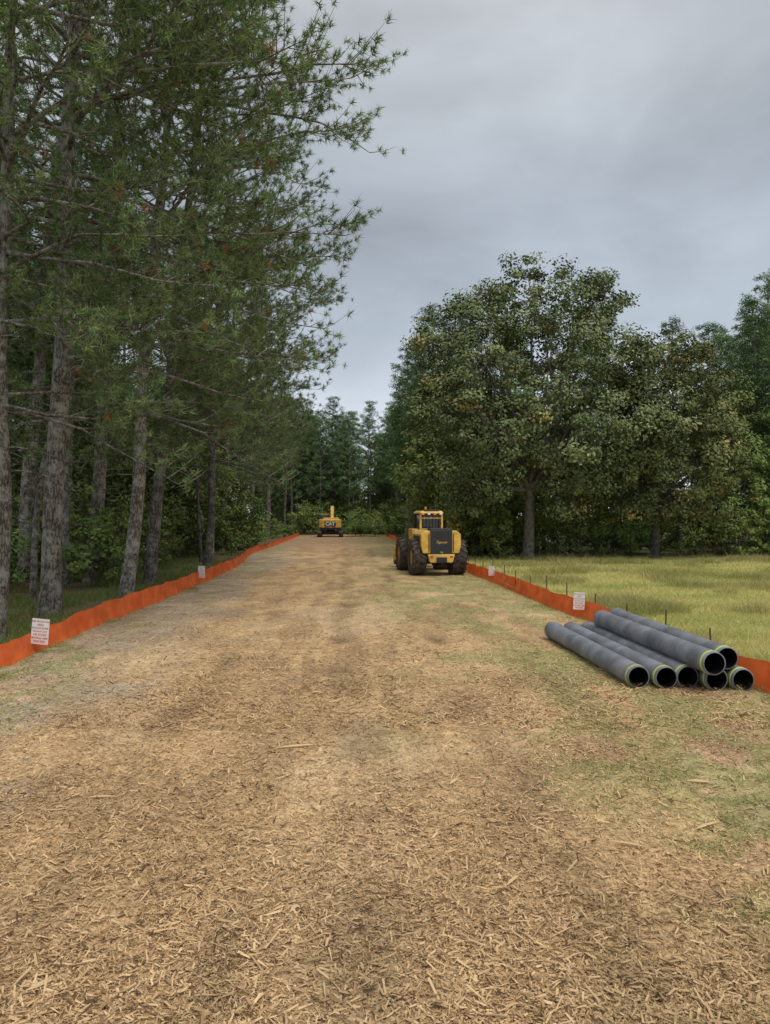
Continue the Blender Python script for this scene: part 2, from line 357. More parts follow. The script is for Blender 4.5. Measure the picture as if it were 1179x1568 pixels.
def broad_mesh(name,seed,lobes,trunk_r,trunk_h,leaf=.2,per=60,cl_r=.75,dens=.9,colA=(.085,.115,.035),colB=(.19,.21,.08),accent=None,accp=.05,bark=None,inner=True,aspect=.28,central=0,dead=0,brv=(.7,1.28)):
    r=np.random.default_rng(seed); parts=[]
    C=np.array([l[:3] for l in lobes],float); RR=np.array([l[3] for l in lobes],float)
    if trunk_h>0:
        nn=14 if central else 8
        zz=np.linspace(-.1,trunk_h,nn); P=np.stack([.08*np.sin(zz*.5),.08*np.cos(zz*.6)-.08,zz],1)
        rad=trunk_r*(1-(.9 if central else .35)*np.linspace(0,1,nn)); rad[0]*=1.4
        V,F=tube(P,rad,8 if central else 12); parts.append((V,F,0,None,True)); top=P[-1]
    else: top=np.zeros(3)
    for k in range(dead):
        a=r.random()*6.28; z0=r.uniform(.15,.45)*trunk_h; L=r.uniform(.4,1.6)
        V,F=tube([(0,0,z0),(math.cos(a)*L,math.sin(a)*L,z0+r.uniform(-.2,.3))],[.03,.008],3); parts.append((V,F,0,None,False))
    clP=[];clO=[]
    for k in range(len(C)):
        if central: st=np.array([0,0,max(1,C[k,2]-.45*math.hypot(C[k,0],C[k,1])-.2)]); r1=.05
        else: st=top; r1=trunk_r*.5
        mid=(st+C[k])/2+np.array([0,0,-.06*np.linalg.norm(C[k]-st)]); s=np.linspace(0,1,6)[:,None]
        P=(1-s)**2*st+2*s*(1-s)*mid+s**2*C[k]; P+=r.normal(0,.06,P.shape)*np.sin(s*np.pi)
        V,F=tube(P,np.linspace(r1,.03,6),4 if central else 6); parts.append((V,F,0,None,True))
        nc=max(3,int(4*np.pi*RR[k]**2*dens))
        dv=unit(r.normal(0,1,(nc,3))); rr=RR[k]*(1-.30*r.random(nc)**1.5)*(1+.10*np.sin(dv[:,0]*5+dv[:,2]*4+k))
        pos=C[k]+dv*rr[:,None]*(np.array([1,1,.6]) if central else 1)
        dist=np.linalg.norm(pos[:,None,:]-C[None,:,:],axis=2)/RR[None,:]; dist[:,k]=9
        ok=(dist.min(1)>(.5 if central else .78))&(pos[:,2]>.3)
        pos=pos[ok];dv=dv[ok]
        if inner and not central:
            ni=int(len(pos)*.15); pi=C[k]+unit(r.normal(0,1,(ni,3)))*RR[k]*r.uniform(.2,.65,ni)[:,None]
            pos=np.concatenate([pos,pi]); dv=np.concatenate([dv,unit(r.normal(0,1,(ni,3)))])
        if not central:
            for q in range(0,len(pos),2):
                s2=np.linspace(0,1,4)[:,None]; P=C[k]*(1-s2)+pos[q]*s2+np.array([0,0,-.15*RR[k]])*np.sin(s2*np.pi)
                V,F=tube(P,[.05,.035,.02,.008],3); parts.append((V,F,0,None,False))
        clP.append(pos);clO.append(dv)
    clP=np.concatenate(clP);clO=np.concatenate(clO);NC=len(clP)
    cr=cl_r*r.uniform(.5,1.25,NC); br=r.uniform(*brv,NC); hue=r.random(NC)
    p=np.repeat(clP,per,0);N=len(p)
    dv=unit(r.normal(0,1,(N,3))); rad=np.repeat(cr,per)*r.random(N)**.45
    pos=p+dv*rad[:,None]*np.array([1,1,.62])
    nrm=unit(np.repeat(clO,per,0)*.5+dv*.5+r.normal(0,.5,(N,3))+np.array([0,0,.5]))
    a=unit(np.cross(nrm,r.normal(0,1,(N,3)))); b_=np.cross(nrm,a); l=leaf*r.uniform(.6,1.25,N)
    A=pos-a*l[:,None]*.5; B=pos+b_*l[:,None]*aspect; C2=pos+a*l[:,None]*.5; D=pos-b_*l[:,None]*aspect
    V=np.stack([A,B,C2,D],1).reshape(-1,3)
    t=np.clip(np.repeat(hue,per)*.6+r.random(N)*.4,0,1)[:,None]
    col=(np.array(colA)*(1-t)+np.array(colB)*t)*np.repeat(br,per)[:,None]
    if accent is not None:
        g=np.repeat(r.random(NC)<accp,per); col[g]=np.array(accent)*r.uniform(.7,1.2,(g.sum(),1))
    parts.append((V,np.arange(4*N).reshape(-1,4),1,np.repeat(col,4,0),False))
    print(name,'leaves',N)
    return make_mesh(name,parts,[bark or M_bark2,M_leaf])

def place(name,me,x,y,yaw=0,s=1,tx=0,ty=0,parent=None,sz=None):
    o=bpy.data.objects.new(name,me); link(o)
    if parent: o.parent=parent
    z=float(gh(np.array([x]),np.array([y]))[0])
    o.matrix_world=Matrix.Translation((x,y,z-.03))@Matrix.Rotation(tx,4,'Y')@Matrix.Rotation(ty,4,'X')@Matrix.Rotation(yaw,4,'Z')@Matrix.Diagonal((s,s,sz or s,1))
    return o
PA=pine_mesh('pine_a',1,27,.34,7.2,88,.25,open_f=.36,pw=.72,count=34,nw=.019,nlen=.26,tuftstep=.3,low=6,bend=.10)
PB=pine_mesh('pine_b',2,26,.35,7.1,86,.22,open_f=.40,pw=.74,bend=.12,count=34,nw=.019,nlen=.26,tuftstep=.3,low=6)
PC=pine_mesh('pine_c',3,25,.38,4.2,68,.27,count=20,nw=.028,nlen=.27,bend=.12,tuftstep=.3)
PD=pine_mesh('pine_d',4,21,.40,3.2,58,.16,count=18,nw=.036,nlen=.28,tuftstep=.36,bend=.14)
PE=pine_mesh('pine_e',5,16,.30,2.8,54,.11,count=18,nw=.036,nlen=.28,tuftstep=.36,bend=.16)
def pine_lobes(seed,H,cb,W,n):
    q=np.random.default_rng(seed); L=[(0,0,H-.4,.6)]
    for k in range(n):
        u=(k+q.random())/n; z=H*(cb+(1-cb)*u)-.3; w=W*((1-u)**.55*.9+.1)*min(1,.55+u*2.5)
        a=k*2.4+q.normal(0,.4); rr_=w*q.uniform(.35,1); L.append((rr_*math.cos(a),rr_*math.sin(a),z,q.uniform(.7,1.15)*(1-.3*u)))
    return L
fp=dict(leaf=.42,per=26,cl_r=.55,dens=.95,aspect=.07,central=1,bark=M_bark,dead=8,inner=False)
PF=broad_mesh('pine_far_a',51,pine_lobes(1,21,.45,3.1,46),.19,20.5,colA=(.07,.13,.05),colB=(.18,.25,.11),**fp)
PG=broad_mesh('pine_far_b',52,pine_lobes(2,20,.32,3.3,52),.18,19.5,colA=(.07,.135,.055),colB=(.185,.265,.115),**fp)
for me,x,y,yaw,s,tx in [(PB,-8.15,15.5,.1,.80,.02),(PA,-8.6,19,-.15,1.0,.045),(PC,-14.3,29.4,1,1.1,.07),(PD,-11.6,26.7,2,1.0,.02),
        (PC,-11.7,29.4,3,.98,.06),(PB,-8.4,24,.05,.98,.085),(PA,-8.9,28.0,-.4,.88,.10),(PB,-9.2,38.2,.2,.9,.05),(PC,-10.9,46,2.2,.92,.03),
        (PA,-11.9,54,.4,.8,.05),(PD,-11.5,63,1.2,1.05,.03),(PD,-13.2,70,4,1,.02),(PC,-12.4,78,5,.8,.02),(PD,-13.6,85,.7,1,.01),(PD,-12.6,93,2.5,1.0,0.01),
        (PD,-15.4,22.5,1.1,1.1,.05),(PE,-10.6,22.3,.1,.85,.10),(PD,-18.2,33,.4,1.1,.0),(PE,-14.2,36,2.8,1,.06),(PE,-10.9,33.5,5,1,.12),(PE,-10.3,41.5,5,.9,-.05),
        (PC,30.5,53,1.0,.86,0),(PC,34.5,56,3.0,.82,0)]:
    place('pine_tree',me,x,y,yaw,s,tx)

forest=empty('forest')
rr=random.Random(3)
def scatter(n,fx,fy,meshes,nm,parent,smin=.8,smax=1.15,mind=2.0):
    pts=[]; tries=0;cnt=0
    while cnt<n and tries<n*30:
        tries+=1; y=rr.uniform(*fy); a,b_=fx(y); x=rr.uniform(a,b_)
        if any((x-p[0])**2+(y-p[1])**2<mind*mind for p in pts): continue
        pts.append((x,y)); cnt+=1
        place(nm,rr.choice(meshes),x,y,rr.uniform(0,6.28),rr.uniform(smin,smax),rr.uniform(-.03,.03),rr.uniform(-.03,.03),parent)
scatter(18,lambda y:(-.56*y-4,-14.5),(26,55),[PD,PE,PF,PG],'forest_pine',forest,.85,1.1,3)
scatter(26,lambda y:(-.5*y-2,-14.0),(55,112),[PF,PG],'forest_pine',forest,.9,1.1,3)
scatter(44,lambda y:(-20,12),(106,136),[PF,PG,PG],'forest_pine',forest,.85,1.06,2.0)
scatter(18,lambda y:(xr(y)+1.2,xr(y)+6),(60,106),[PF,PG],'forest_pine',forest,.85,1.02,1.8)
scatter(18,lambda y:(xr(y)+7,.55*y+4),(58,90),[PF,PG],'forest_pine',forest,.75,.92,3)
scatter(22,lambda y:(26,44),(54,70),[PF,PG],'forest_pine',forest,.88,1.03,2.4)
scatter(20,lambda y:(-90,100),(146,165),[PF,PG],'forest_pine',forest,.9,1.1,4)

# ---- big oaks
def dl(L,ys): return [(x,yo,z,rd) for (x,z,rd),yo in zip(L,ys)]
oak=[(.3,15.5,2.7),(-1.9,14.6,2.1),(3.0,14.5,2.2),(4.6,15.6,1.4),(-4.4,13.2,2.2),(-5.4,12.4,1.5),(-2.6,11.4,2.9),(.9,11.4,3.5),(4.4,11.4,2.9),
 (-4.8,8.6,2.5),(-1.9,7.7,3.1),(2,7.5,3.2),(5.1,8,2.9),(-3.4,4.8,2.2),(2.6,4.6,2.2),(.3,9,3.2),(-.5,6.4,2.6),(5.5,5,2.2)]
ys=[0,.5,-.5,.3,.2,-.6,-.8,-1.6,-.8,-.6,-1.8,-2,-1.2,-.8,-1.2,2.5,2.5,-.2]
OK1=broad_mesh('oak_a',21,dl(oak,ys),.38,4.2,leaf=.23,per=100,cl_r=.9,dens=.70,colA=(.075,.115,.048),colB=(.235,.26,.13),accent=(.33,.29,.12),accp=.03,brv=(.5,1.35))
place('oak_tree',OK1,8.5,44)
oak2=[(1.6,11.5,2.3),(-1,11.2,2.1),(3.2,9.6,2.0),(.4,8.4,3.0),(3.5,6.6,1.8),(2,6.1,2.7),(-1.6,5.2,2.4),(3.3,3.6,1.4),(.5,3.8,1.9),(1,9,2.5)]
OK2=broad_mesh('oak_b',22,dl(oak2,[.2,0,.3,-1,-.2,-1.2,-.8,-.4,-1,1.5]),.3,3.2,leaf=.23,per=96,cl_r=.85,dens=.72,colA=(.09,.13,.05),colB=(.29,.30,.14),accent=(.42,.35,.15),accp=.07,brv=(.5,1.35))
place('oak_tree',OK2,16.2,44.5)

def rand_lobes(seed,H,W,n,zmin):
    q=np.random.default_rng(seed); L=[]
    for k in range(n):
        z=zmin+(H-zmin)*(k+.5)/n; w=W*(1-((z-zmin)/(H-zmin))**2*.75)
        a=q.random()*6.28; L.append((w*.5*math.cos(a)*q.random(),w*.5*math.sin(a)*q.random(),z,max(.5,w*.42*q.uniform(.75,1.15))))
    return L
BT=[broad_mesh('bt_a',31,rand_lobes(1,11,4.6,9,2.6),.13,2.6,leaf=.28,per=36,cl_r=.7,dens=.9,colA=(.10,.17,.05),colB=(.24,.31,.10),accent=(.46,.36,.08),accp=.05),
    broad_mesh('bt_b',32,rand_lobes(2,8.5,4.0,8,1.6),.1,1.8,leaf=.28,per=36,cl_r=.65,dens=.95,colA=(.09,.15,.045),colB=(.20,.27,.09)),
    broad_mesh('bt_c',33,rand_lobes(3,14,5.2,12,2.8),.16,4,leaf=.3,per=36,cl_r=.8,dens=.85,colA=(.10,.15,.05),colB=(.22,.27,.10))]
SH=[broad_mesh('sh_a',34,[(0,0,.9,1.0),(.9,.2,.7,.8),(-.8,-.2,.7,.8),(.2,.5,1.5,.8)],.03,.3,leaf=.17,per=30,cl_r=.4,dens=2.0,colA=(.10,.17,.045),colB=(.24,.31,.10)),
    broad_mesh('sh_b',35,[(0,0,1.3,1.1),(.6,.3,2.3,.9),(-.5,-.3,2.0,.8),(0,.2,3.0,.6)],.04,.6,leaf=.18,per=30,cl_r=.45,dens=1.6,colA=(.11,.18,.045),colB=(.28,.33,.11),accent=(.42,.32,.08),accp=.04)]
scatter(10,lambda y:(xr(y)+1.5,xr(y)+5),(48,80),BT,'forest_tree',forest,.8,1.1,2.4)
scatter(20,lambda y:(6,44),(50,56),BT,'forest_tree',forest,.7,1.0,2.6)
scatter(10,lambda y:(5,50),(60,70),BT,'forest_tree',forest,.9,1.1,3)
scatter(22,lambda y:(-.5*y-4,-12.5),(33,62),BT,'forest_tree',forest,.55,.95,2.8)
scatter(10,lambda y:(-.4*y-4,-12.5),(60,95),BT,'forest_tree',forest,.6,1.0,2.8)
scatter(14,lambda y:(-17,6),(112,118),[BT[0],BT[1]],'forest_tree',forest,.5,.8,1.6)
scatter(16,lambda y:(-22,12),(124,134),[BT[2],BT[0]],'forest_tree',forest,1.0,1.35,2.2)
undergrowth=empty('undergrowth')
scatter(50,lambda y:(5.5,42),(45.8,51),SH,'shrub',undergrowth,.7,1.3,.9)
scatter(22,lambda y:(xr(y)+.8,xr(y)+4),(42,98),SH,'shrub',undergrowth,.6,1.3,1.0)
scatter(90,lambda y:(-.52*y-3,xl(y)-3.3),(25,62),SH,'shrub',undergrowth,.45,1.2,1.0)
scatter(14,lambda y:(xl(y)-3,xl(y)-.8),(42,98),SH,'shrub',undergrowth,.5,1.1,1.0)
scatter(10,lambda y:(-.5*y-2,-.42*y-2.5),(17,30),SH,'shrub',undergrowth,.3,.55,1.0)
scatter(36,lambda y:(-14,3),(99,110),SH,'shrub',undergrowth,.8,1.5,.9)
scatter(8,lambda y:(-4.6,-1.2),(93,97),SH[:1],'shrub',undergrowth,.8,1.2,.7)

# ------------------------------------------------------------------ orange barrier fences
m,nt,b=newmat('orange_mesh_fabric'); b.inputs['Roughness'].default_value=.55
tc=nt.nodes.new('ShaderNodeTexCoord'); n=nt.nodes.new('ShaderNodeTexNoise'); n.inputs['Scale'].default_value=2.2; n.inputs['Detail'].default_value=6
nt.links.new(tc.outputs['Object'],n.inputs['Vector'])
rp=nt.nodes.new('ShaderNodeValToRGB'); rp.color_ramp.elements[0].position=.3; rp.color_ramp.elements[1].position=.7
rp.color_ramp.elements[0].color=(.68,.10,.018,1); rp.color_ramp.elements[1].color=(.95,.20,.045,1)
nt.links.new(n.outputs['Fac'],rp.inputs[0]); nt.links.new(rp.outputs[0],b.inputs['Base Color'])
t=nt.nodes.new('ShaderNodeBsdfTranslucent'); nt.links.new(rp.outputs[0],t.inputs['Color'])
mx=nt.nodes.new('ShaderNodeMixShader'); mx.inputs[0].default_value=.25
nt.links.new(b.outputs[0],mx.inputs[1]); nt.links.new(t.outputs[0],mx.inputs[2]); nt.links.new(mx.outputs[0],nt.nodes['Material Output'].inputs['Surface'])
M_or=m
M_stake=simple('stake_wood',(.12,.08,.05),.8)
def fence(name,PL,hf,side,stakeh,seed):
    ds=np.r_[0,np.cumsum(np.linalg.norm(np.diff(PL,axis=0),axis=1))]
    s=np.arange(0,ds[-1],.12); x=np.interp(s,ds,PL[:,0]); y=np.interp(s,ds,PL[:,1])
    k=np.ones(15)/15; xs=np.convolve(np.pad(x,7,'edge'),k,'valid'); ys_=np.convolve(np.pad(y,7,'edge'),k,'valid')
    tx=np.gradient(xs);ty=np.gradient(ys_);l=np.hypot(tx,ty);nx_=ty/l*side;ny_=-tx/l*side
    sp=1.85; ph=(s%sp)/sp; sag=-.03*np.sin(ph*np.pi)*(.4+vnoise(s*.3,s*0,seed))
    hh=hf(ys_)*(.95+.12*vnoise(s*.2,s*0,seed+1))+sag+.012*vnoise(s*2,s*0,seed+2)
    nr=7; V=[]
    g=gh(xs,ys_)
    for q in range(nr):
        f=q/(nr-1)
        off=.05*(1-abs(2*ph-1))*(.6+.8*vnoise(s*.7,s*0+f*1.2,seed+3))+.045*(vnoise(s*1.8+f*2,f*3+s*0,seed+4)-.5)+.02*(vnoise(s*5+f,f*6+s*0,seed+5)-.5)+(.10*(1-f)**3)
        V.append(np.stack([xs-nx_*off,ys_-ny_*off,g-.03+f*(hh+.03)],1))
    V=np.concatenate(V); n=len(s)
    i=np.arange(nr-1)[:,None]*n; j=np.arange(n-1)[None,:]
    F=np.stack([i+j,i+j+1,i+n+j+1,i+n+j],-1).reshape(-1,4)
    parts=[(V,F,0,None,True)]
    rs=np.random.default_rng(seed)
    for s0 in np.arange(.0,ds[-1],sp):
        x0=np.interp(s0,s,xs);y0=np.interp(s0,s,ys_);a=np.interp(s0,s,nx_);bb=np.interp(s0,s,ny_)
        e=rs.normal(0,.03,2); hh0=stakeh*rs.uniform(.85,1.1)
        P=np.array([[x0+a*.03,y0+bb*.03,-.1],[x0+a*.03+e[0],y0+bb*.03+e[1],hh0]])
        Vt,Ft=tube(P,[.016,.016],4); parts.append((Vt,Ft,1,None,False))
        parts.append((Vt[-4:],np.array([[0,1,2,3]]),1,None,False))
    link(bpy.data.objects.new(name,make_mesh(name,parts,[M_or,M_stake])))
fence('orange_barrier_fence',LF,lambda y:np.interp(y,[12,20,40],[.38,.48,.44]),-1,.52,3)
fence('orange_barrier_fence',RF,lambda y:.45+0*y,1,.78,9)

# ------------------------------------------------------------------ parts helpers
def box(name,size,loc,mat,parent,bev=.02,rot=(0,0,0),taper=None):
    sx,sy,sz=[q/2 for q in size]
    V=np.array([(-sx,-sy,-sz),(sx,-sy,-sz),(sx,sy,-sz),(-sx,sy,-sz),(-sx,-sy,sz),(sx,-sy,sz),(sx,sy,sz),(-sx,sy,sz)],float)
    if taper: V[4:,0]*=taper[0]; V[4:,1]*=taper[1]
    F=[(3,2,1,0),(4,5,6,7),(0,1,5,4),(1,2,6,5),(2,3,7,6),(3,0,4,7)]
    me=bpy.data.meshes.new(name); me.from_pydata(V.tolist(),[],F); me.materials.append(mat)
    o=bpy.data.objects.new(name,me); o.location=loc; o.rotation_euler=rot; link(o,parent)
    if bev:
        bm=o.modifiers.new('b','BEVEL'); bm.width=bev; bm.segments=2
    return o
def prism(name,outline,x0,x1,mat,parent,bev=.02,axis='x'):
    n=len(outline)
    if axis=='x': V=[(x0,a,b_) for a,b_ in outline]+[(x1,a,b_) for a,b_ in outline]
    else: V=[(a,x0,b_) for a,b_ in outline]+[(a,x1,b_) for a,b_ in outline]
    F=[tuple(range(n)),tuple(range(2*n-1,n-1,-1))]+[(i,i+n,(i+1)%n+n,(i+1)%n) for i in range(n)]
    me=bpy.data.meshes.new(name); me.from_pydata(V,[],F); me.materials.append(mat)
    bm=bmesh.new(); bm.from_mesh(me); bmesh.ops.recalc_face_normals(bm,faces=bm.faces); bm.to_mesh(me); bm.free()
    o=bpy.data.objects.new(name,me); link(o,parent)
    if bev:
        q=o.modifiers.new('b','BEVEL'); q.width=bev; q.segments=2
    return o
def rod(name,pts,rad,mat,parent,sides=12):
    V,F=tube(np.array(pts,float),rad,sides); n=len(pts)
    parts=[(V,F,0,None,True)]
    for k,rev in ((0,True),(n-1,False)):
        ring=V[k*sides:(k+1)*sides]; f=np.arange(sides)[None,:]; parts.append((ring,f[:,::-1] if rev else f,0,None,False))
    return link(bpy.data.objects.new(name,make_mesh(name,parts,[mat])),parent)
def text(name,body,size,loc,rot,mat,parent,ext=.002,bold=0,shear=0,align='CENTER'):
    cu=bpy.data.curves.new(name,'FONT'); cu.body=body; cu.size=size; cu.align_x=align; cu.align_y='CENTER'; cu.extrude=ext; cu.offset=bold; cu.shear=shear
    cu.materials.append(mat); o=bpy.data.objects.new(name,cu); o.location=loc; o.rotation_euler=rot; return link(o,parent)
def revolve(prof,mats_idx,axis,sides):
    prof=np.array(prof,float); n=len(prof); th=np.arange(sides)*2*np.pi/sides
    V=np.zeros((n,sides,3)); a,b_,c_=axis
    V[:,:,a]=prof[:,0][:,None]; V[:,:,b_]=prof[:,1][:,None]*np.cos(th); V[:,:,c_]=prof[:,1][:,None]*np.sin(th)
    V=V.reshape(-1,3); out=[]
    mi=np.array(mats_idx)
    i=np.arange(n-1)[:,None]*sides; j=np.arange(sides)[None,:]; j2=(j+1)%sides
    F=np.stack([i+j,i+j2,i+sides+j2,i+sides+j],-1)
    for mval in sorted(set(mats_idx)):
        out.append((V,F[mi==mval].reshape(-1,4),mval,None,True))
    return out

M_yel=simple('machine_yellow_paint',(.78,.48,.09),.5,noise=.22,scale=3)
M_blk=simple('machine_black_paint',(.025,.028,.034),.45,noise=.2)
M_rub=simple('tyre_rubber',(.085,.07,.055),.85,noise=.5,scale=6,bump=.3)
M_glass=simple('cab_glass',(.03,.04,.045),.08,noise=.05)
M_steel=simple('dark_steel',(.09,.085,.08),.5,.6,noise=.3)
M_white=simple('white_sign_board',(.78,.78,.76),.5,noise=.06,scale=5)
M_red=simple('red_lettering',(.55,.06,.04),.5,noise=.05)
M_lamp=simple('amber_lens',(.8,.3,.03),.3)
M_decal=simple('white_decal',(.75,.75,.72),.5,noise=.05)
M_ydecal=simple('yellow_decal',(.8,.5,.05),.5,noise=.05)

# ------------------------------------------------------------------ signs
def sign(x,y,z,w,h,yaw,tilt=0):
    e=empty('warning_sign',(x,y,z),yaw)
    e.rotation_euler=(0,tilt,yaw)
    box('board',(w,.006,h),(0,0,0),M_white,e,.001)
    L=['TREE PROTECTION','AREA','DO NOT ENTER','DO NOT CUT','OR STORE','MATERIAL HERE','FINE $500']
    for k,t_ in enumerate(L):
        text('lettering_%d'%(k+1),t_,w*(.13 if len(t_)>9 else .16),(0,-.005,h*.39-k*h*.13),(R(90),0,0),M_red,e,.0008,.0005)
sign(-6.50,13.95,.42,.34,.48,R(-4),R(5))
sign(-7.02,28.3,.46,.27,.45,R(0))
sign(4.88,18.6,.46,.28,.43,R(-4),R(3))
sign(4.15,28.8,.46,.23,.36,0)

# ------------------------------------------------------------------ corrugated pipes
M_pipe=simple('grey_corrugated_plastic',(.20,.215,.24),.42,noise=.3,scale=3)
M_pin=simple('pipe_black_lining',(.012,.013,.014),.35)
M_stripe=simple('pipe_lime_band',(.50,.60,.17),.5)
def pipe_mesh(Ln,Ro=.175):
    prof=[];mi=[]
    def add(s,r_,m_): prof.append((s,r_)); mi.append(m_)
    Ri=Ro*.87
    add(Ln-.3,Ri,1);add(.0,Ri,0)
    add(0,Ro*.97,0)
    add(.055,Ro*.97,2);add(.056,Ro*1.005,2);add(.105,Ro*1.005,2);add(.11,Ro*.93,0)
    s=.13
    while s<Ln-.3:
        add(s,Ro*.945,0);add(s+.008,Ro,0);add(s+.032,Ro,0);add(s+.040,Ro*.945,0); s+=.056
    add(Ln-.27,Ro*1.07,0);add(Ln-.02,Ro*1.07,0);add(Ln,Ro*1.0,0);add(Ln,Ri,1);add(Ln-.3,Ri,1)
    return make_mesh('pipe',revolve(prof,mi[:-1],(1,0,2),36),[M_pipe,M_pin,M_stripe])
PM=pipe_mesh(4.6)
def pipe(x,y,z,yaw):
    o=bpy.data.objects.new('corrugated_pipe',PM); link(o)
    o.matrix_world=Matrix.Translation((x,y,z))@Matrix.Rotation(yaw,4,'Z')@Matrix.Rotation(x*3,4,'Y')
for a in [(3.82,11.15,.17,.055),(4.22,11.1,.17,.062),(4.56,11.15,.17,.052),(4.93,11.0,.17,.055),(5.30,10.95,.17,.055)]: pipe(*a)
pipe(4.74,10.65,.475,.06); pipe(5.11,11.05,.475,.05)

# ------------------------------------------------------------------ wheeled forestry machine
def tyre(name,loc,r0,w,parent,nl=18):
    e=empty(name,loc,0,parent)
    prof=[(-w*.36,.42*r0),(-w*.47,.55*r0),(-w*.5,.75*r0),(-w*.46,.9*r0),(-w*.38,.94*r0),(w*.38,.94*r0),(w*.46,.9*r0),(w*.5,.75*r0),(w*.47,.55*r0),(w*.36,.42*r0)]
    parts=revolve(prof,[0]*9,(0,1,2),40)
    for k in range(nl*2):
        sg=1 if k%2 else -1; th=k*np.pi/nl
        a0=th; a1=th+.2; x0=.02*sg; x1=w*.5*sg; t_=.055
        vs=[]
        for (x_,a_) in ((x0,a0),(x1,a1)):
            for da in (-t_,t_):
                for rr_ in ((.88*r0,r0) if x_==x0 else (.83*r0,.985*r0)):
                    vs.append((x_,rr_*math.cos(a_+da),rr_*math.sin(a_+da)))
        parts.append((np.array(vs),np.array([(0,1,3,2),(4,6,7,5),(0,4,5,1),(2,3,7,6),(1,5,7,3),(0,2,6,4)]),0,None,False))
    link(bpy.data.objects.new('tread',make_mesh('tread',parts,[M_rub])),e)
    rim=revolve([(-w*.3,.02),(-w*.3,.2*r0),(-w*.2,.25*r0),(-w*.2,.38*r0),(-w*.4,.44*r0),(w*.4,.44*r0),(w*.2,.38*r0),(w*.2,.25*r0),(w*.3,.2*r0),(w*.3,.02)],[0]*9,(0,1,2),28)
    link(bpy.data.objects.new('rim',make_mesh('rim',rim,[M_yel])),e)
SK=empty('forestry_mulcher',(2.28,32.9,0),R(9))
for k,(x,y) in enumerate([(-.90,-.1),(.90,-.1),(-.90,3.0),(.90,3.0)]): tyre('wheel_%d'%(k+1),(x,y,.78),.80,.62,SK)
rod('rear_axle',[(-.6,-.1,.76),(.6,-.1,.76)],.16,M_blk,SK); rod('front_axle',[(-.6,3.0,.76),(.6,3.0,.76)],.16,M_blk,SK)
box('chassis',(.8,4.2,.4),(0,1.7,.85),M_blk,SK)
prism('engine_hood',[(-.80,.98),(.80,.98),(.88,1.30),(.88,1.80),(.70,1.96),(-.70,1.96),(-.88,1.80),(-.88,1.30)],-.95,1.1,M_yel,SK,.03,'y')
prism('rear_door',[(-.48,.90),(.48,.90),(.48,2.0),(-.48,2.0)],-1.0,-.90,M_blk,SK,.02,'y')
prism('door_frame',[(-.52,1.97),(.52,1.97),(.48,2.06),(-.48,2.06)],-.98,-.4,M_blk,SK,.02,'y')
for k in range(6): box('louvre_%d'%(k+1),(.7,.015,.02),(0,-1.008,1.68+k*.045),M_steel,SK,0)
text('lettering','Tigercat',.15,(0,-1.006,1.46),(R(90),0,0),M_ydecal,SK,.003,0,.25)
text('lettering_small','726',.10,(0,-1.006,1.02),(R(90),0,0),M_ydecal,SK,.003,0)
box('rear_bumper',(1.0,.34,.36),(0,-.86,.76),M_yel,SK,.03,taper=(1.2,1))
box('tow_plate',(.45,.1,.24),(0,-1.06,.70),M_blk,SK,.02)
for sx in (-1,1):
    K=2 if sx>0 else 1
    box('tail_lamp_%d'%K,(.12,.03,.07),(sx*.44,-1.045,.84),M_red,SK,.008)
    box('grab_rail_%d'%K,(.025,.025,.8),(sx*.54,-.985,1.45),M_blk,SK,.0)
    rod('round_badge_%d'%K,[(sx*.7,-.955,1.55),(sx*.7,-.96,1.55)],.06,M_ydecal,SK,20)
    prism('side_vent_%d'%K,[(-.6,1.35),(.7,1.35),(.7,1.72),(-.6,1.72)],sx*.86,sx*.895,M_blk,SK,0)
rod('exhaust',[(.62,.5,1.9),(.62,.5,2.25),(.62,.42,2.35)],.05,M_steel,SK)
cx=.06
for k,(x,y) in enumerate([(cx-.5,1.3),(cx+.5,1.3),(cx-.5,2.6),(cx+.5,2.6)]): box('cab_pillar_%d'%(k+1),(.09,.09,1.0),(x,y,2.25),M_yel if k<2 else M_blk,SK,.01)
box('cab_lower',(1.1,1.4,.75),(cx,1.95,1.5),M_yel,SK,.03)
box('cab_glazing',(.96,1.26,.8),(cx,1.95,2.25),M_glass,SK,.02)
for k in range(6): box('guard_bar_%d'%(k+1),(.025,.02,.75),(cx-.38+k*.152,1.24,2.25),M_blk,SK,0)
for k in range(3): box('guard_rail_%d'%(k+1),(.95,.02,.04),(cx,1.225,2.0+k*.25),M_blk if k%2 else M_yel,SK,0)
box('cab_roof',(1.16,1.6,.13),(cx,1.95,2.77),M_yel,SK,.04,taper=(.85,.9))
box('roof_guard',(.7,.4,.07),(cx,1.4,2.87),M_blk,SK,.01)
rod('beacon',[(cx-.25,1.4,2.9),(cx-.25,1.4,3.02)],.06,M_lamp,SK)
for k in range(4): box('work_lamp_%d'%(k+1),(.12,.08,.09),(cx-.42+k*.28,1.14,2.69),M_decal if k%2 else M_lamp,SK,.01)
box('side_toolbox',(.3,.9,.5),(cx-.72,1.9,1.75),M_yel,SK,.03)
box('mulcher_housing',(2.1,.8,.75),(0,5.0,.7),M_yel,SK,.06,taper=(.96,.6))
rod('mulcher_drum',[(-1.0,5.25,.42),(1.0,5.25,.42)],.3,M_steel,SK,16)
for sx in(-1,1): box('lift_arm_%d'%(2 if sx>0 else 1),(.14,1.6,.2),(sx*.45,4.2,.9),M_blk,SK,.02,(R(-8),0,0))

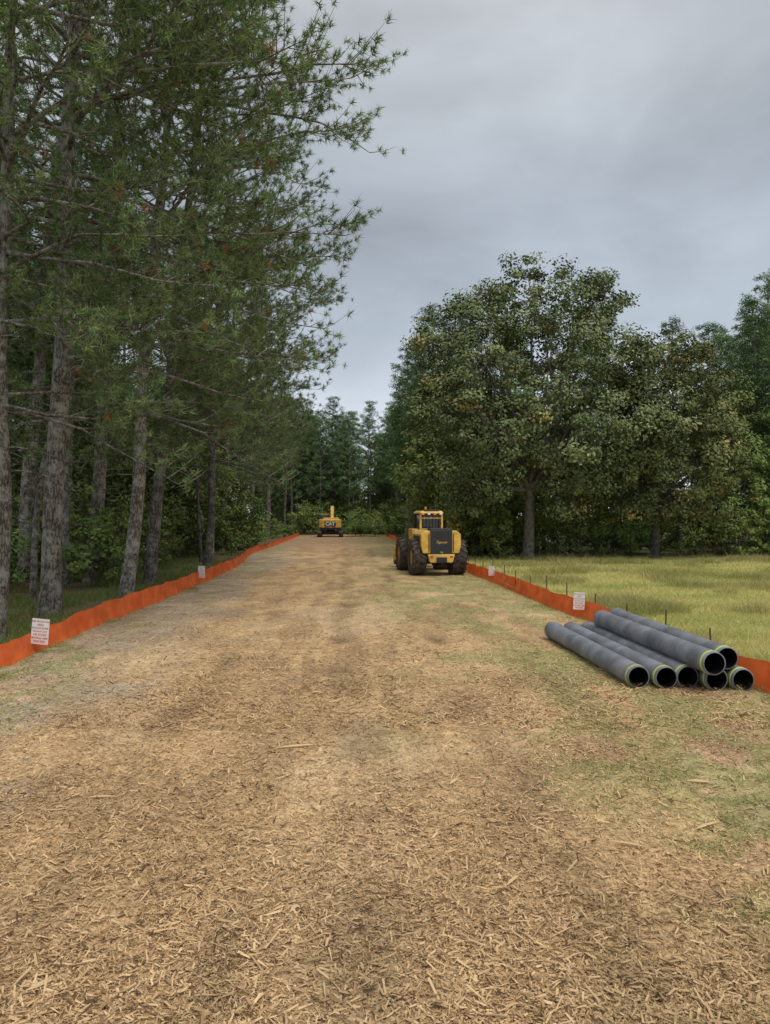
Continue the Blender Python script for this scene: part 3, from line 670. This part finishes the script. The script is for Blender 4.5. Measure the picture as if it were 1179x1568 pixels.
# ------------------------------------------------------------------ excavator
EX=empty('excavator',(-6.75,91.5,0),R(3))
for sx in (-1,1):
    pts=[];n_=10
    for k in range(n_+1): a=-math.pi/2+math.pi*k/n_; pts.append((1.6+.36*math.cos(a),.38+.36*math.sin(a)))
    for k in range(n_+1): a=math.pi/2+math.pi*k/n_; pts.append((-1.6+.36*math.cos(a),.38+.36*math.sin(a)))
    prism('track_%d'%(2 if sx>0 else 1),pts,sx*1.3-.25,sx*1.3+.25,M_rub,EX,0)
    for k in range(20): box('shoe_%d_%d'%(sx+2,k+1),(.54,.05,.03),(sx*1.3,-1.6+k*.168,.755),M_steel,EX,0)
    for k in range(4): box('cleat_%d_%d'%(sx+2,k+1),(.54,.03,.05),(sx*1.3,-1.99,.2+k*.12),M_steel,EX,0)
box('undercarriage',(2.2,1.6,.4),(0,0,.5),M_blk,EX)
rod('slew_ring',[(0,0,.68),(0,0,.95)],.6,M_blk,EX,24)
ol=[]
for k in range(9): a=math.pi+math.pi*k/8; ol.append((1.35*math.cos(a),-1.0+.75*math.sin(a)))
V=[(x,y,.95) for x,y in ol]+[(x,y,1.2) for x,y in ol]+[(x*1.0,y,2.1) for x,y in ol]+[(x*.96,y*.96,2.2) for x,y in ol]
F=[]; n_=9
for L_ in range(3): F+=[(L_*n_+i,L_*n_+(i+1)%n_,(L_+1)*n_+(i+1)%n_,(L_+1)*n_+i) for i in range(n_)]
F+=[tuple(range(n_))[::-1],tuple(range(3*n_,4*n_))]
me=bpy.data.meshes.new('counterweight'); me.from_pydata(V,[],F); me.materials.append(M_yel); me.materials.append(M_blk)
for p in me.polygons:
    if .97<p.center.z<1.15 : p.material_index=1
link(bpy.data.objects.new('counterweight',me),EX)
box('counterweight_panel',(1.35,.06,.6),(0,-1.76,1.62),M_blk,EX,.02)
text('lettering','CAT',.58,(0,-1.80,1.62),(R(90),0,0),M_decal,EX,.01,.02)
box('house',(2.6,2.2,1.0),(0,.2,1.5),M_yel,EX,.05); box('engine_cover',(1.9,1.3,.25),(.1,-.6,2.25),M_yel,EX,.06)
box('cab',(.95,1.5,1.6),(-.8,1.1,1.95),M_blk,EX,.06); box('cab_window_rear',(.75,.02,.6),(-.8,.34,2.4),M_glass,EX,0); box('cab_window_side',(.02,1.1,.8),(-1.285,1.1,2.3),M_glass,EX,0)
box('cab_top',(1.0,1.5,.08),(-.8,1.1,2.8),M_yel,EX,.03)
prism('boom',[(1.2,1.5),(1.5,1.4),(2.6,3.2),(5.0,3.45),(5.0,3.75),(2.3,3.85)],-.02,.38,M_yel,EX,.03)
prism('stick',[(4.8,3.9),(5.2,3.8),(5.3,1.4),(5.1,1.4)],.05,.31,M_yel,EX,.02)
prism('bucket',[(5.0,1.5),(5.5,1.4),(5.4,.7),(4.7,.35),(4.5,.6),(4.85,.9)],-.25,.6,M_steel,EX,.02)
rod('boom_cylinder',[(.18,1.9,1.6),(.18,2.55,3.3)],.07,M_steel,EX)
rod('exhaust_stack',[(.6,-.5,2.3),(.6,-.5,2.9)],.06,M_blk,EX)

# ------------------------------------------------------------------ sky / light
SE,SA=58,150
w=bpy.data.worlds.new('World'); scene.world=w; w.use_nodes=True; nt=w.node_tree
bg=nt.nodes['Background']; bg.inputs['Strength'].default_value=.1
sky=nt.nodes.new('ShaderNodeTexSky'); sky.sky_type='NISHITA'; sky.sun_disc=False
sky.sun_elevation=R(SE); sky.sun_rotation=R(SA)
tc=nt.nodes.new('ShaderNodeTexCoord'); sp=nt.nodes.new('ShaderNodeSeparateXYZ'); nt.links.new(tc.outputs['Generated'],sp.inputs[0])
mp=nt.nodes.new('ShaderNodeMapping'); mp.inputs['Scale'].default_value=(1,1,2.2); mp.inputs['Rotation'].default_value=(0,.5,0); mp.inputs['Location'].default_value=(.6,.2,.1)
nt.links.new(tc.outputs['Generated'],mp.inputs[0])
nz=nt.nodes.new('ShaderNodeTexNoise'); nz.inputs['Scale'].default_value=2.8; nz.inputs['Detail'].default_value=5; nz.inputs['Roughness'].default_value=.5; nz.inputs['Distortion'].default_value=.3
nt.links.new(mp.outputs[0],nz.inputs['Vector'])
cr=nt.nodes.new('ShaderNodeValToRGB'); E=cr.color_ramp.elements
E[0].position=0; E[0].color=(.9,.93,1,1); E[1].position=1; E[1].color=(1,1,1,1)
for p_,c_ in ((.12,(.70,.76,.84)),(.24,(.44,.495,.565)),(.40,(.41,.455,.51)),(.56,(.53,.56,.59)),(.70,(.92,.93,.95))):
    e=E.new(p_); e.color=(*c_,1)
nt.links.new(sp.outputs['Z'],cr.inputs[0])
mr=nt.nodes.new('ShaderNodeMapRange'); mr.inputs['From Min'].default_value=.32; mr.inputs['From Max'].default_value=.68; mr.inputs['To Min'].default_value=8.4; mr.inputs['To Max'].default_value=13.0
nt.links.new(nz.outputs['Fac'],mr.inputs['Value'])
s_=nt.nodes.new('ShaderNodeVectorMath'); s_.operation='SCALE'; nt.links.new(cr.outputs[0],s_.inputs[0]); nt.links.new(mr.outputs[0],s_.inputs['Scale'])
mx=nt.nodes.new('ShaderNodeMixRGB'); mx.inputs[0].default_value=.93
nt.links.new(sky.outputs[0],mx.inputs[1]); nt.links.new(s_.outputs[0],mx.inputs[2]); nt.links.new(mx.outputs[0],bg.inputs['Color'])
sl=bpy.data.lights.new('sun','SUN'); sl.energy=1.5; sl.angle=R(25); sl.color=(1,.95,.87)
so=link(bpy.data.objects.new('sun',sl))
dv=Vector((math.sin(R(SA))*math.cos(R(SE)),math.cos(R(SA))*math.cos(R(SE)),math.sin(R(SE))))
so.rotation_euler=dv.to_track_quat('Z','Y').to_euler(); so.location=dv*80
scene.view_settings.view_transform='Standard'; scene.view_settings.look='None'; scene.view_settings.exposure=0

cam=bpy.data.cameras.new('camera'); cam.sensor_fit='VERTICAL'; cam.sensor_height=36; cam.sensor_width=27; cam.lens=26; cam.clip_end=2000
co=link(bpy.data.objects.new('camera',cam)); co.location=(0,0,2.6); co.rotation_euler=(R(90.3),0,0)
scene.camera=co
